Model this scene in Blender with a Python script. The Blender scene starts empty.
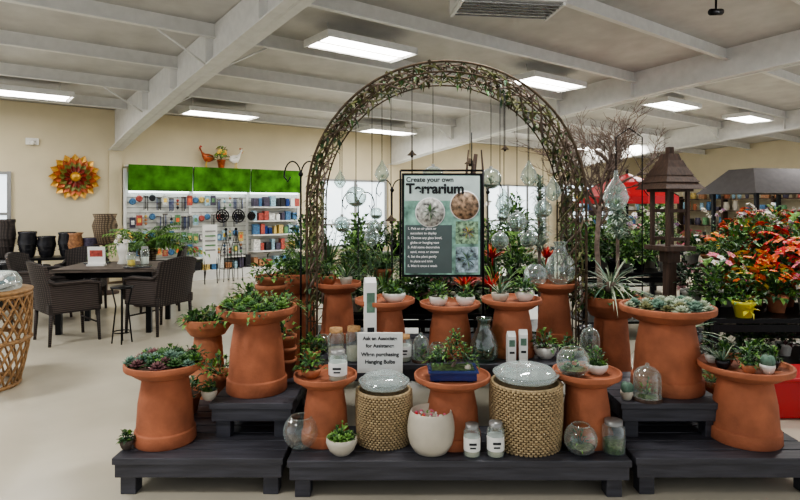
import bpy, math, random
from mathutils import Vector, Matrix
random.seed(11)
pi=math.pi
def U(a,b): return a+(b-a)*random.random()
def lin(c):
    c=c/255.0
    return c/12.92 if c<=0.04045 else ((c+0.055)/1.055)**2.4
def C(t): return (lin(t[0]),lin(t[1]),lin(t[2]),1)
# ---------------------------------------------------------------- materials
def M(name,col,rough=.6,metal=0,var=.12,scale=9,bump=0,emis=0,stretch=None,bscale=None,spec=.5):
    m=bpy.data.materials.new(name); m.use_nodes=True
    nt=m.node_tree; b=nt.nodes['Principled BSDF']
    b.inputs['Roughness'].default_value=rough; b.inputs['Metallic'].default_value=metal
    b.inputs['Specular IOR Level'].default_value=spec
    c=C(col)
    tc=nt.nodes.new('ShaderNodeTexCoord'); src=tc.outputs['Object']
    if stretch:
        mp=nt.nodes.new('ShaderNodeMapping'); mp.inputs['Scale'].default_value=stretch
        nt.links.new(src,mp.inputs['Vector']); src=mp.outputs['Vector']
    n=nt.nodes.new('ShaderNodeTexNoise'); n.inputs['Scale'].default_value=scale; n.inputs['Detail'].default_value=4
    nt.links.new(src,n.inputs['Vector'])
    r=nt.nodes.new('ShaderNodeValToRGB')
    r.color_ramp.elements[0].position=.3; r.color_ramp.elements[1].position=.7
    r.color_ramp.elements[0].color=tuple(max(0,x*(1-var*1.6)) for x in c[:3])+(1,)
    r.color_ramp.elements[1].color=tuple(min(1,x*(1+var*1.4)) for x in c[:3])+(1,)
    nt.links.new(n.outputs['Fac'],r.inputs['Fac']); nt.links.new(r.outputs['Color'],b.inputs['Base Color'])
    if bump:
        n2=n
        if bscale:
            n2=nt.nodes.new('ShaderNodeTexNoise'); n2.inputs['Scale'].default_value=bscale
            nt.links.new(src,n2.inputs['Vector'])
        bp=nt.nodes.new('ShaderNodeBump'); bp.inputs['Strength'].default_value=bump; bp.inputs['Distance'].default_value=.01
        nt.links.new(n2.outputs['Fac'],bp.inputs['Height']); nt.links.new(bp.outputs['Normal'],b.inputs['Normal'])
    if emis:
        b.inputs['Emission Color'].default_value=c; b.inputs['Emission Strength'].default_value=emis
    return m
def weave(name,c1,c2,sx=60,sz=90,rough=.75):
    m=bpy.data.materials.new(name); m.use_nodes=True; nt=m.node_tree; b=nt.nodes['Principled BSDF']
    b.inputs['Roughness'].default_value=rough
    tc=nt.nodes.new('ShaderNodeTexCoord')
    ws=[]
    for d,s in (('X',sx),('Z',sz)):
        w=nt.nodes.new('ShaderNodeTexWave'); w.bands_direction=d; w.inputs['Scale'].default_value=s/6.28
        w.inputs['Distortion'].default_value=1.2; nt.links.new(tc.outputs['Object'],w.inputs['Vector']); ws.append(w)
    mu=nt.nodes.new('ShaderNodeMath'); mu.operation='MULTIPLY'
    nt.links.new(ws[0].outputs['Fac'],mu.inputs[0]); nt.links.new(ws[1].outputs['Fac'],mu.inputs[1])
    r=nt.nodes.new('ShaderNodeValToRGB'); r.color_ramp.elements[0].color=C(c1); r.color_ramp.elements[1].color=C(c2)
    r.color_ramp.elements[1].position=.6
    nt.links.new(mu.outputs[0],r.inputs['Fac']); nt.links.new(r.outputs['Color'],b.inputs['Base Color'])
    bp=nt.nodes.new('ShaderNodeBump'); bp.inputs['Strength'].default_value=.5; bp.inputs['Distance'].default_value=.005
    nt.links.new(mu.outputs[0],bp.inputs['Height']); nt.links.new(bp.outputs['Normal'],b.inputs['Normal'])
    return m
def glassmat(name,tint=(240,248,245),lo=.08,hi=.75,painted_sheen=.35):
    m=bpy.data.materials.new(name); m.use_nodes=True; nt=m.node_tree; nt.nodes.clear()
    o=nt.nodes.new('ShaderNodeOutputMaterial'); mx=nt.nodes.new('ShaderNodeMixShader')
    t=nt.nodes.new('ShaderNodeBsdfTransparent'); t.inputs['Color'].default_value=C(tint)
    g=nt.nodes.new('ShaderNodeBsdfGlossy'); g.inputs['Roughness'].default_value=.06; g.inputs['Color'].default_value=(.97,.98,.98,1)
    d=nt.nodes.new('ShaderNodeBsdfDiffuse'); d.inputs['Color'].default_value=C((215,228,226))
    m2=nt.nodes.new('ShaderNodeMixShader'); m2.inputs[0].default_value=painted_sheen  # pale diffuse painted into the glass, standing in for bright reflections it lacks
    nt.links.new(g.outputs[0],m2.inputs[1]); nt.links.new(d.outputs[0],m2.inputs[2])
    lw=nt.nodes.new('ShaderNodeLayerWeight'); lw.inputs['Blend'].default_value=.38
    mr=nt.nodes.new('ShaderNodeMapRange'); mr.inputs['To Min'].default_value=lo; mr.inputs['To Max'].default_value=hi
    nt.links.new(lw.outputs['Facing'],mr.inputs['Value']); nt.links.new(mr.outputs['Result'],mx.inputs['Fac'])
    nt.links.new(t.outputs[0],mx.inputs[1]); nt.links.new(m2.outputs[0],mx.inputs[2]); nt.links.new(mx.outputs[0],o.inputs['Surface'])
    return m
terra=M('terracotta',(163,99,70),.8,var=.17,scale=7,bump=.2,bscale=60)
terra2=M('terracotta_light',(176,114,82),.8,var=.2,scale=8,bump=.2,bscale=60)
soil=M('soil',(70,54,42),.95,var=.4,scale=60,bump=.8)
blackwood=M('black_painted_wood',(62,62,69),.5,var=.22,scale=4,bump=.25,stretch=(1,10,10))
blackmetal=M('black_metal',(24,24,26),.4,.6,var=.1)
rust=M('rusted_iron',(84,70,54),.7,.3,var=.3,scale=30)
gA=M('leaf_green',(70,108,56),.5,var=.3,scale=20)
gB=M('leaf_dark',(44,78,44),.5,var=.3,scale=20)
gC=M('leaf_bright',(108,148,68),.5,var=.25,scale=20)
gD=M('leaf_bluegreen',(100,130,112),.6,var=.2,scale=20)
gE=M('leaf_pale',(164,176,150),.6,var=.2,scale=20)
gF=M('leaf_olive',(104,106,66),.65,var=.3,scale=20)
gP=M('leaf_purple',(112,74,76),.6,var=.2,scale=20)
fR=M('petal_red',(196,34,36),.5,var=.15); fK=M('petal_pink',(222,116,146),.5,var=.15)
fW=M('petal_white',(238,234,228),.5,var=.05); fO=M('petal_orange',(226,104,54),.5,var=.15)
fY=M('petal_yellow',(234,200,84),.5,var=.1); fL=M('petal_lilac',(186,144,192),.5,var=.1)
white=M('white_ceramic',(228,226,218),.35,var=.04); cream=M('cream_stoneware',(190,183,168),.65,var=.05,scale=12)
paper=M('white_card',(234,234,230),.7,var=.02); ink=M('ink',(38,40,44),.8,var=.05); inkw=M('white_ink',(245,245,245),.6,var=0)
blueg=M('blue_glaze',(36,56,112),.2,var=.15); dkpot=M('dark_glaze',(40,40,44),.25,var=.25); yel=M('yellow_glaze',(214,206,70),.3,var=.1)
redp=M('red_plastic',(180,28,34),.4,var=.06)
wick=weave('dark_wicker',(32,28,27),(78,68,64)); rattan=M('rattan_cane',(156,120,80),.55,var=.2,scale=30)
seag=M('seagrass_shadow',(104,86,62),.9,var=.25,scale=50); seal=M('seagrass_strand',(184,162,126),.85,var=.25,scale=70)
wickb=weave('brown_wicker',(70,58,46),(140,122,98),50,60)
greywood=M('grey_wood',(92,82,74),.7,var=.25,scale=6,bump=.2,stretch=(1,8,8)); brownw=M('brown_wood',(72,54,44),.7,var=.25,scale=6,stretch=(8,8,1))
bark=M('pale_bark',(120,104,94),.85,var=.25,scale=30); cloth=M('dark_fabric',(62,58,58),.9,var=.1)
glass=glassmat('clear_glass'); plastic=glassmat('clear_plastic',(242,244,244),.16,.7,.5); orbg=glassmat('blown_glass',(232,242,240),.14,.92,.45)
greenglass=glassmat('green_glass',(160,190,165),.12,.7,.15)
moss=M('moss',(76,96,54),.95,var=.4,scale=70,bump=.6); frost=M('flocked_needles',(184,198,186),.9,var=.2,scale=30)
corr=[M('pkg_'+str(i),c,.5,var=.3,scale=30) for i,c in enumerate([(70,112,150),(170,80,70),(202,176,104),(98,142,98),(214,214,208),(72,66,84),(150,184,198),(168,120,84)])]
# ---------------------------------------------------------------- mesh builder
Z=Vector((0,0,1))
class MB:
    def __init__(s): s.v=[];s.f=[];s.m=[];s.sm=[];s.mats=[]
    def add(s,vs,fs,mat,smooth=False):
        if mat not in s.mats: s.mats.append(mat)
        k=s.mats.index(mat); o=len(s.v)
        for v in vs: s.v.append(Vector(v))
        for f in fs:
            s.f.append(tuple(i+o for i in f)); s.m.append(k); s.sm.append(smooth)
        return s
    def box(s,c,z,mat,rz=0,rx=0,ry=0):
        hx,hy,hz=z[0]/2,z[1]/2,z[2]/2
        R=Matrix.Rotation(rz,3,'Z')@Matrix.Rotation(ry,3,'Y')@Matrix.Rotation(rx,3,'X'); c=Vector(c)
        vs=[c+R@Vector((x,y,w)) for x in(-hx,hx) for y in(-hy,hy) for w in(-hz,hz)]
        return s.add(vs,[(0,1,3,2),(4,6,7,5),(0,4,5,1),(2,3,7,6),(0,2,6,4),(1,5,7,3)],mat)
    def lathe(s,prof,mat,c=(0,0,0),n=28,smooth=True,sx=1,sy=1,ax=None):
        vs=[];fs=[];c=Vector(c)
        for r,z in prof:
            for i in range(n):
                a=2*pi*i/n; p=Vector((r*math.cos(a)*sx,r*math.sin(a)*sy,z))
                if ax is not None: p=ax@p
                vs.append(c+p)
        for j in range(len(prof)-1):
            for i in range(n):
                i2=(i+1)%n; fs.append((j*n+i,j*n+i2,(j+1)*n+i2,(j+1)*n+i))
        s.add(vs,fs,mat,smooth)
        for j,fl in ((0,True),(len(prof)-1,False)):
            if prof[j][0]>1e-4:
                ids=list(range(n)); vv=[vs[j*n+i] for i in ids]
                s.add(vv,[tuple(reversed(ids)) if fl else tuple(ids)],mat,False)
        return s
    def sphere(s,c,r,mat,n=14,sz=1,z0=-1,z1=1,k=9):
        pr=[]
        for j in range(k+1):
            t=z0+(z1-z0)*j/k; t=math.sin(t*pi/2)
            pr.append((r*math.sqrt(max(0,1-t*t)),r*t*sz))
        vs=[];fs=[];c=Vector(c)
        for rr,z in pr:
            for i in range(n):
                a=2*pi*i/n; vs.append(c+Vector((rr*math.cos(a),rr*math.sin(a),z)))
        for j in range(k):
            for i in range(n):
                i2=(i+1)%n; fs.append((j*n+i,j*n+i2,(j+1)*n+i2,(j+1)*n+i))
        return s.add(vs,fs,mat,True)
    def tube(s,pts,r,mat,n=6,r2=None):
        pts=[Vector(p) for p in pts]; L=len(pts); vs=[];fs=[]
        t=(pts[1]-pts[0]).normalized()
        a=t.cross(Z) if abs(t.z)<.95 else t.cross(Vector((1,0,0)))
        a.normalize()
        for i,p in enumerate(pts):
            if i==0:t=pts[1]-pts[0]
            elif i==L-1:t=pts[-1]-pts[-2]
            else:t=pts[i+1]-pts[i-1]
            t=t.normalized(); a=(a-t*a.dot(t)); a.normalize(); b=t.cross(a)
            rr=r if r2 is None else r+(r2-r)*i/(L-1)
            for j in range(n):
                w=2*pi*j/n; vs.append(p+(a*math.cos(w)+b*math.sin(w))*rr)
        for i in range(L-1):
            for j in range(n):
                k=(j+1)%n; fs.append((i*n+j,i*n+k,(i+1)*n+k,(i+1)*n+j))
        fs.append(tuple(range(n))[::-1]); fs.append(tuple((L-1)*n+j for j in range(n)))
        return s.add(vs,fs,mat,True)
    def leaf(s,b,d,L,w,mat,droop=.15,fold=.2):
        b=Vector(b); d=Vector(d).normalized(); sd=d.cross(Z)
        if sd.length<.05: sd=Vector((U(-1,1),U(-1,1),0))
        sd.normalize(); up=sd.cross(d); p=b+d*L*.5+up*L*.04
        return s.add([b,p+sd*w/2+up*fold*w,p-sd*w/2+up*fold*w,p,b+d*L-Z*droop*L],[(0,3,1),(0,2,3),(1,3,4),(3,2,4)],mat,False)
    def fleshy(s,b,d,L,w,mat):
        b=Vector(b); d=Vector(d).normalized(); sd=d.cross(Z)
        if sd.length<.05: sd=Vector((1,0,0))
        sd.normalize(); up=sd.cross(d); p=b+d*L*.62
        return s.add([b,p+sd*w/2,p-sd*w/2,p+up*w*.12,p-up*w*.28,b+d*L+up*w*.1],[(0,3,1),(0,2,3),(1,3,5),(3,2,5),(0,1,4),(0,4,2),(1,5,4),(4,5,2)],mat,True)
    def blade(s,b,d,L,w,mat,droop=.5,n=5):
        b=Vector(b); d=Vector(d).normalized(); sd=d.cross(Z)
        if sd.length<.05: sd=Vector((U(-1,1),U(-1,1),0))
        sd.normalize(); vs=[];fs=[]
        for i in range(n+1):
            t=i/n; p=b+d*L*t-Z*droop*L*t*t; ww=w*(1-t)**.6*(.6+.8*t if t<.5 else 1)
            vs+= [p+sd*ww/2,p-sd*ww/2]
        for i in range(n): fs.append((2*i,2*i+1,2*i+3,2*i+2))
        return s.add(vs,fs,mat,True)
    def obj(s,name,loc=(0,0,0),rz=0,bevel=0,sc=1):
        me=bpy.data.meshes.new(name); me.from_pydata([tuple(v) for v in s.v],[],s.f)
        for m in s.mats: me.materials.append(m)
        me.polygons.foreach_set('material_index',s.m); me.polygons.foreach_set('use_smooth',s.sm); me.update()
        o=bpy.data.objects.new(name,me); bpy.context.scene.collection.objects.link(o)
        o.location=loc; o.rotation_euler=(0,0,rz); o.scale=(sc,sc,sc)
        if bevel:
            b=o.modifiers.new('bevel','BEVEL'); b.width=bevel; b.segments=2; b.limit_method='ANGLE'
        return o
def inst(o,name,loc,rz=0,sc=1):
    n=bpy.data.objects.new(name,o.data); bpy.context.scene.collection.objects.link(n)
    n.location=loc; n.rotation_euler=(0,0,rz); n.scale=(sc,sc,sc); return n
def text(body,size,mat,parent,loc,rot=(pi/2,0,0),align='CENTER',name='lettering',bold=0):
    cu=bpy.data.curves.new(name,'FONT'); cu.body=body; cu.size=size; cu.align_x=align; cu.extrude=.0006; cu.offset=bold
    o=bpy.data.objects.new(name,cu); bpy.context.scene.collection.objects.link(o); cu.materials.append(mat)
    o.parent=parent; o.location=loc; o.rotation_euler=rot; return o
def hemi(lo=0.05,hi=1):
    a=U(0,2*pi); z=U(lo,hi); r=math.sqrt(max(0,1-z*z)); return Vector((r*math.cos(a),r*math.sin(a),z))
# plants -----------------------------------------------------------
def rosette(mb,c,r,mat,rings=4,n=9):
    c=Vector(c)
    for k in range(rings):
        t=k/(rings-1) if rings>1 else 0; el=.15+1.15*t; L=r*(1-.45*t)
        for i in range(n-k):
            a=2*pi*i/(n-k)+k*.4
            mb.fleshy(c+Z*r*.08*k,(math.cos(a)*math.cos(el),math.sin(a)*math.cos(el),math.sin(el)),L,L*.5,mat)
def bush(mb,c,rx,h,n,L,w,mats,stem=gB):
    c=Vector(c)
    for i in range(5):
        d=hemi(.4); mb.tube([c,c+Vector((d.x*rx*.7,d.y*rx*.7,h*.75*d.z))],.004,stem,4,.002)
    for i in range(n):
        d=hemi(-.1); q=U(.45,1); p=c+Vector((d.x*rx*q,d.y*rx*q,max(0.01,d.z)*h*q))
        dd=Vector((d.x,d.y,abs(d.z)*.7))+Vector((U(-.6,.6),U(-.6,.6),U(-.3,.6)))
        mb.leaf(p,dd,L*U(.7,1.2),w*U(.7,1.2),random.choice(mats),U(.05,.4))
def grass(mb,c,L,n,w,mats,droop=.5,spread=.5):
    for i in range(n):
        d=hemi(spread); mb.blade(Vector(c)+Vector((d.x,d.y,0))*.01,d,L*U(.6,1.1),w,random.choice(mats),droop*U(.3,1.2))
def fern(mb,c,L,n,mats,droop=.5,k=9,lw=.16):
    c=Vector(c)
    for i in range(n):
        d=hemi(.35); l=L*U(.7,1.1); mat=random.choice(mats); pts=[]
        for j in range(k+1):
            t=j/k; pts.append(c+d*l*t-Z*droop*l*t*t)
        mb.tube(pts,.003,mat,3,.001)
        for j in range(2,k+1):
            t=(pts[j]-pts[j-1]).normalized(); sd=t.cross(Z); sd.normalize()
            for sg in(-1,1): mb.leaf(pts[j],sd*sg+t*.5,l*lw*(1.3-j/k*.8),l*.045,mat,.3)
def blooms(mb,c,rx,h,n,r,mats,petals=5,center=fY):
    c=Vector(c)
    for i in range(n):
        d=hemi(.1); p=c+Vector((d.x*rx,d.y*rx,d.z*h)); mat=random.choice(mats)
        nrm=(d+Vector((0,-.5,.3))).normalized(); a=nrm.cross(Z); a.normalize(); b=nrm.cross(a)
        for q in range(petals):
            w=2*pi*q/petals; e=a*math.cos(w)+b*math.sin(w); f=a*math.cos(w+1.57)+b*math.sin(w+1.57)
            mb.add([p,p+e*r*.6+f*r*.42+nrm*r*.25,p+e*r*1.05+nrm*r*.15,p+e*r*.6-f*r*.42+nrm*r*.25],[(0,1,2,3)],mat)
        mb.sphere(p+nrm*r*.15,r*.18,center,6,k=3)
def potprof(r,h,t=.008,lip=True):
    p=[(r*.62,0),(r*.66,.01*h),(r*.86,h*.76)]
    if lip: p+=[(r*.97,h*.78),(r,h),(r-t*1.5,h),(r*.84,h*.85)]
    else: p+=[(r,h),(r-t,h),(r*.86,h*.86)]
    return p
def pot(mb,r,h,mat,c=(0,0,0),lip=True,n=24):
    mb.lathe(potprof(r,h,lip=lip),mat,c,n); c=Vector(c)
    mb.lathe([(r*.88,h*.86),(0.0,h*.9)],soil,c,n)
# ---------------------------------------------------------------- survey frame
F=578.; HZ=205.; EYE=1.5
def gx(px,d): return (px-400)/F*d
def gz(py,d): return EYE-(py-HZ)/F*d
PHI=math.atan2(578,750); cp,sp=math.cos(PHI),math.sin(PHI); AX,AY=-4.32,11.9
def WP(u,v): return (AX+cp*u+sp*v, AY+sp*u-cp*v)
def uw(px,v=0):
    k=(px-400)/F; return (k*(AY-cp*v)-AX-sp*v)/(cp-sp*k)
SL=.06; WH=3.31
# ---------------------------------------------------------------- room
wallm=M('wall_paint_cream',(212,200,170),.85,var=.03,scale=2,bump=.1,bscale=80)
ceilm=M('ceiling_white_vinyl',(200,198,194),.7,var=.07,scale=3,bump=.6,bscale=2.5)
steel=M('white_painted_steel',(222,221,217),.5,var=.04)
flm=M('polished_concrete_floor',(194,187,170),.22,var=.07,scale=1.2,bump=.02)
rm=lambda mb,name,bevel=0: mb.obj(name,(AX,AY,0),PHI,bevel)
u0,u1,vmax=-9.,17.2,15.
m=MB(); m.box(((u0+u1)/2,-vmax/2+.0,-.05),(u1-u0+.4,vmax+.4,.1),flm); rm(m,'floor')
m=MB(); m.box(((u0+u1)/2,.1,WH/2),(u1-u0+.4,.2,WH),wallm); rm(m,'wall_back')
m=MB()
x=u1; m.add([(x,0,0),(x,-vmax,0),(x,-vmax,WH+SL*vmax),(x,0,WH),(x+.2,0,0),(x+.2,-vmax,0),(x+.2,-vmax,WH+SL*vmax),(x+.2,0,WH)],[(0,1,2,3),(7,6,5,4),(0,3,7,4),(1,5,6,2),(3,2,6,7),(0,4,5,1)],wallm); rm(m,'wall_right')
m=MB(); a,b=u0,u1+.2
m.add([(a,.2,WH),(b,.2,WH),(b,-vmax,WH+SL*vmax),(a,-vmax,WH+SL*vmax),(a,.2,WH+.12),(b,.2,WH+.12),(b,-vmax,WH+SL*vmax+.12),(a,-vmax,WH+SL*vmax+.12)],[(0,3,2,1),(4,5,6,7),(0,1,5,4),(3,7,6,2),(0,4,7,3),(1,2,6,5)],ceilm); rm(m,'ceiling')
m=MB(); m.box(((u0+u1)/2,-.01,.06),(u1-u0,.02,.12),M('trim_brown',(120,104,84),.6)); rm(m,'baseboard_back')
m=MB()
v=1.0
while v<vmax:
    z=WH+SL*v
    m.box(((u0+u1)/2,-v,z-.09),(u1-u0-.05,.02,.17),steel)
    m.box(((u0+u1)/2,-v-.03,z-.175),(u1-u0-.05,.07,.012),steel)
    v+=1.45
rm(m,'ceiling_purlins')
def rafter(u):
    m=MB(); st=[(0.02,.78),(1.5,.66),(4,.54),(7.5,.44),(14.8,.5)]
    vs=[];fs=[]
    for vv,dp in st:
        zt=WH+SL*vv-.005
        for x in(-.01,.01): vs+=[(u+x,-vv,zt),(u+x,-vv,zt-dp)]
    for i in range(len(st)-1):
        o=i*4;q=o+4
        fs+=[(o,o+1,q+1,q),(o+2,q+2,q+3,o+3)]
    m.add(vs,fs,steel)
    vs=[];fs=[]
    for vv,dp in st:
        zb=WH+SL*vv-dp
        vs+=[(u-.12,-vv,zb),(u+.12,-vv,zb),(u-.12,-vv,zb+.018),(u+.12,-vv,zb+.018)]
    for i in range(len(st)-1):
        o=i*4;q=o+4; fs+=[(o,o+1,q+1,q),(o+2,q+2,q+3,o+3),(o,q,q+2,o+2),(o+1,o+3,q+3,q+1)]
    fs+=[(0,2,3,1)]
    m.add(vs,fs,steel)
    for vv in (2.4,3.9,5.3,6.8): m.box((u,-vv,WH+SL*vv-.24),(.2,.012,.42),steel)
    for vv in(2.45,5.35):
        z=WH+SL*vv
        for sg in(-1,1): m.tube([(u+sg*.1,-vv,z-.5),(u+sg*.65,-vv,z-.18)],.012,steel,5)
    m.box((u,-.03,1.3),(.22,.04,2.5),wallm)
    rm(m,'steel_roof_beam')
for u in(-1.415,5.15,11.7): rafter(u)
lampm=M('fluorescent_diffuser',(255,252,246),.5,var=0,emis=9)
def ceilpos(px,py,drop=.14):
    k=(px-400)/F;q=(HZ-py)/F
    Y=(WH-EYE-drop+SL*(-AX*sp+AY*cp))/(q+SL*(cp-sp*k)); X=k*Y
    return X,Y
for px,py in [(22,88),(220,110),(387,128),(362,42),(547,78),(671,101),(748,115),(590,146)]:
    X,Y=ceilpos(px,py); v=(X-AX)*sp-(Y-AY)*cp; z=WH+SL*v
    mb=MB(); mb.box((0,0,.06),(1.3,.56,.06),steel)
    for yy in(-.13,.13): mb.box((0,yy,.022),(1.2,.22,.02),lampm)
    for e in(-.65,.65): mb.box((e,0,.04),(.02,.58,.09),steel)
    for e in(-.28,0,.28): mb.box((0,e,.035),(1.3,.02,.06),steel)
    for xx in(-.5,.5): mb.tube([(xx,0,.09),(xx,0,.26)],.006,steel,4)
    mb.obj('fluorescent_ceiling_light',(X,Y,z-.25),PHI)
mb=MB(); mb.box((0,0,.14),(1.05,.5,.24),steel); vent=M('vent_grille_grey',(150,150,150),.5)
for i in range(6): mb.box((0,-.2+i*.08,.0),(.98,.05,.01),vent,rx=.5)
for x in(-.5,.5): mb.box((x,0,.0),(.03,.5,.03),steel)
mb.obj('ceiling_air_vent',(1.06,5.75,3.44),PHI*.2,.005)
mb=MB(); mb.tube([(0,0,0),(0,0,-.16)],.012,blackmetal); mb.tube([(-.09,0,-.18),(.09,0,-.15)],.035,blackmetal,10); mb.lathe([(.04,-.01),(.04,0),(.001,0)],blackmetal,n=12)
mb.obj('black_track_spotlight',(gx(716,6.2),6.2,3.735),.5)
mb=MB(); mb.tube([(-5.6,-1.2,3.12),(-5.6,-14,3.12+.06*12.8)],.02,steel); mb.tube([(-5.75,-1.2,3.12),(-5.75,-14,3.12+.06*12.8)],.014,steel); rm(mb,'electrical_conduit')
skym=M('daylit_window_pane',(222,234,242),.3,var=.2,scale=1.8,emis=1.5)
alu=M('window_frame_aluminium',(150,150,148),.4,.5,var=.03)
def window(i,ua,ub,za,zb,n):
    m=MB(); w=ub-ua; m.box(((ua+ub)/2,-.012,(za+zb)/2),(w,.02,zb-za),skym)
    for k in range(n+1): m.box((ua+w*k/n,-.035,(za+zb)/2),(.06,.06,zb-za+.06),alu)
    for z in(za,zb,za+(zb-za)*.33): m.box(((ua+ub)/2,-.035,z),(w+.06,.05,.05),alu)
    m.box(((ua+ub)/2,-.05,za-.05),(w+.2,.1,.04),steel)
    rm(m,'window_%d'%i)
window(1,3.1,4.95,.5,2.1,2); window(2,5.5,8.2,.5,2.1,3); window(3,8.7,11.4,.5,2.1,3); window(4,-6.2,-3.1,1.0,2.05,3); window(5,12.3,15.5,.6,2.2,4)
mb=MB(); mb.box((0,0,0),(.2,.05,.12),white); mb.sphere((0,-.04,-.02),.05,white); X,Y=WP(uw(32),.03); mb.obj('security_alarm_siren',(X,Y,2.62),PHI,.01)
# sun wall art
mb=MB()
oM=M('enamel_copper',(168,84,44),.4,.4,var=.3,scale=20);gM=M('enamel_gold',(206,156,66),.35,.4,var=.25,scale=20);eM=M('enamel_olive',(112,112,50),.4,.3,var=.2);rM=M('enamel_brown',(130,46,34),.4,.3,var=.2)
for ring,(r0,r1,w,mt,y,n) in enumerate([(.18,.43,.15,gM,0,16),(.14,.36,.12,oM,-.02,16),(.10,.28,.10,eM,-.035,14),(.06,.21,.08,rM,-.05,12)]):
    for i in range(n):
        a=2*pi*(i+.5*(ring%2))/n; e=Vector((math.cos(a),0,math.sin(a))); f=Vector((-math.sin(a),0,math.cos(a)))
        q=(r0*.4+r1*.6); o=Vector((0,y,0))
        mb.add([o+e*r0,o+e*q+f*w/2+Vector((0,-.02,0)),o+e*r1,o+e*q-f*w/2+Vector((0,-.02,0)),o+e*q+Vector((0,.01,0))],[(0,1,4),(1,2,4),(2,3,4),(3,0,4)],mt)
mb.sphere((0,-.05,0),.09,gM,16)
X,Y=WP(uw(75,.05),.06); mb.obj('sunflower_wall_art',(X,Y,1.5+(205-177)*Y/F),PHI)
# ---------------------------------------------------------------- gondola shelving
slat=M('slatwall_white',(214,216,210),.6,var=.03); green=M('green_header',(66,116,36),.8,var=.4,scale=4,spec=.1); shelfm=M('shelf_white',(224,224,220),.5,var=.02)
stube=M('shelf_light_tube',(235,245,250),.5,emis=3,var=0)
ga,gb=uw(130,.5),uw(306,.5); gw=gb-ga
mb=MB(); mb.box((gw/2,-.06,1.08),(gw,.04,2.1),slat)
for i in range(14): mb.box((gw/2,-.085,.35+i*.1),(gw,.008,.012),alu)
mb.box((gw/2,-.25,.09),(gw,.42,.18),shelfm)
for k in range(4): mb.box((gw*k/3,-.07,1.1),(.05,.08,2.2),shelfm)
for k in range(3):
    cx=gw*(k+.5)/3; mb.box((cx,-.28,2.02),(gw/3-.03,.04,.5),green,rx=.1); mb.box((cx,-.15,2.25),(gw/3-.03,.3,.03),shelfm)
    mb.box((cx,-.16,1.76),(gw/3-.1,.06,.04),stube)
for z in(.5,.85,1.15,1.45): mb.box((gw*5/6,-.22,z),(gw/3-.06,.28,.025),shelfm)
mb.box((gw/2,-.2,.42),(gw/3-.06,.26,.025),shelfm)
for z in(.18,.52,.87,1.17,1.47):
    x=gw*2/3+.06
    while x<gw-.12:
        w=U(.06,.16);h=U(.12,.24); mb.box((x+w/2,-.22,z+h/2),(w*.9,U(.08,.16),h),random.choice(corr+[paper,blueg,dkpot])); x+=w+U(0,.05)
x=.1
while x<gw*.64:
    w=U(.06,.16);h=U(.1,.3); mb.box((x+w/2,-.28,.18+h/2),(w*.9,.12,h),random.choice(corr+[paper,dkpot])); x+=w+.03
for x in [i*.12+.12 for i in range(22)]:
    if x>gw*2/3-.1: break
    for z in(1.68,1.32,.98,.68):
        if random.random()<.06: continue
        zz=z+U(-.04,.04); mb.tube([(x,-.08,zz),(x,-.16,zz)],.004,alu,4); y=-.15
        kd=random.randint(0,4) if z>1.1 else random.choice([2,2,0,3,5])
        if kd==0: mb.lathe([(.045,-.012),(.065,0),(.045,.012)],random.choice([ink,blackmetal]+corr[:3]),(x,y,zz-.08),12,ax=Matrix.Rotation(pi/2,3,'X'))
        elif kd in(1,4):
            for q in range(4): mb.tube([(x-.035+q*.023,y,zz-.03),(x-.035+q*.023,y,zz-.24-U(0,.08))],.008,random.choice([blackmetal,blueg,alu]),5)
            mb.box((x,y,zz-.03),(.09,.03,.014),brownw)
        elif kd in(2,5): mb.box((x,y,zz-.12),(.105,.012,.2 if kd==2 else .13),random.choice(corr)); mb.box((x,y-.008,zz-.12),(.06,.004,.08),random.choice(corr+[fO,gC,fY]))
        else:
            mb.tube([(x,y,zz),(x,y,zz-.26)],.004,blackmetal,4)
            for q in range(3): mb.sphere((x,y,zz-.07-q*.07),.03,random.choice(corr+[gB,dkpot]),8,k=4)
X,Y=WP(ga,.02); mb.obj('slatwall_shelving_unit',(X,Y,0),PHI)
for px,r in((222,.13),(238,.13),(251,.08)):
    mb=MB()
    for rr in(r,r*.65,r*.3): mb.tube([(rr*math.cos(a*pi/10),0,rr*math.sin(a*pi/10)) for a in range(21)],.015,blackmetal,5)
    for i in range(8): mb.tube([(0,0,0),(r*math.cos(i*pi/4),0,r*math.sin(i*pi/4))],.011,blackmetal,4)
    X,Y=WP(uw(px,.3),.33); mb.obj('round_iron_ornament',(X,Y,gz(216,Y)),PHI)
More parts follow.
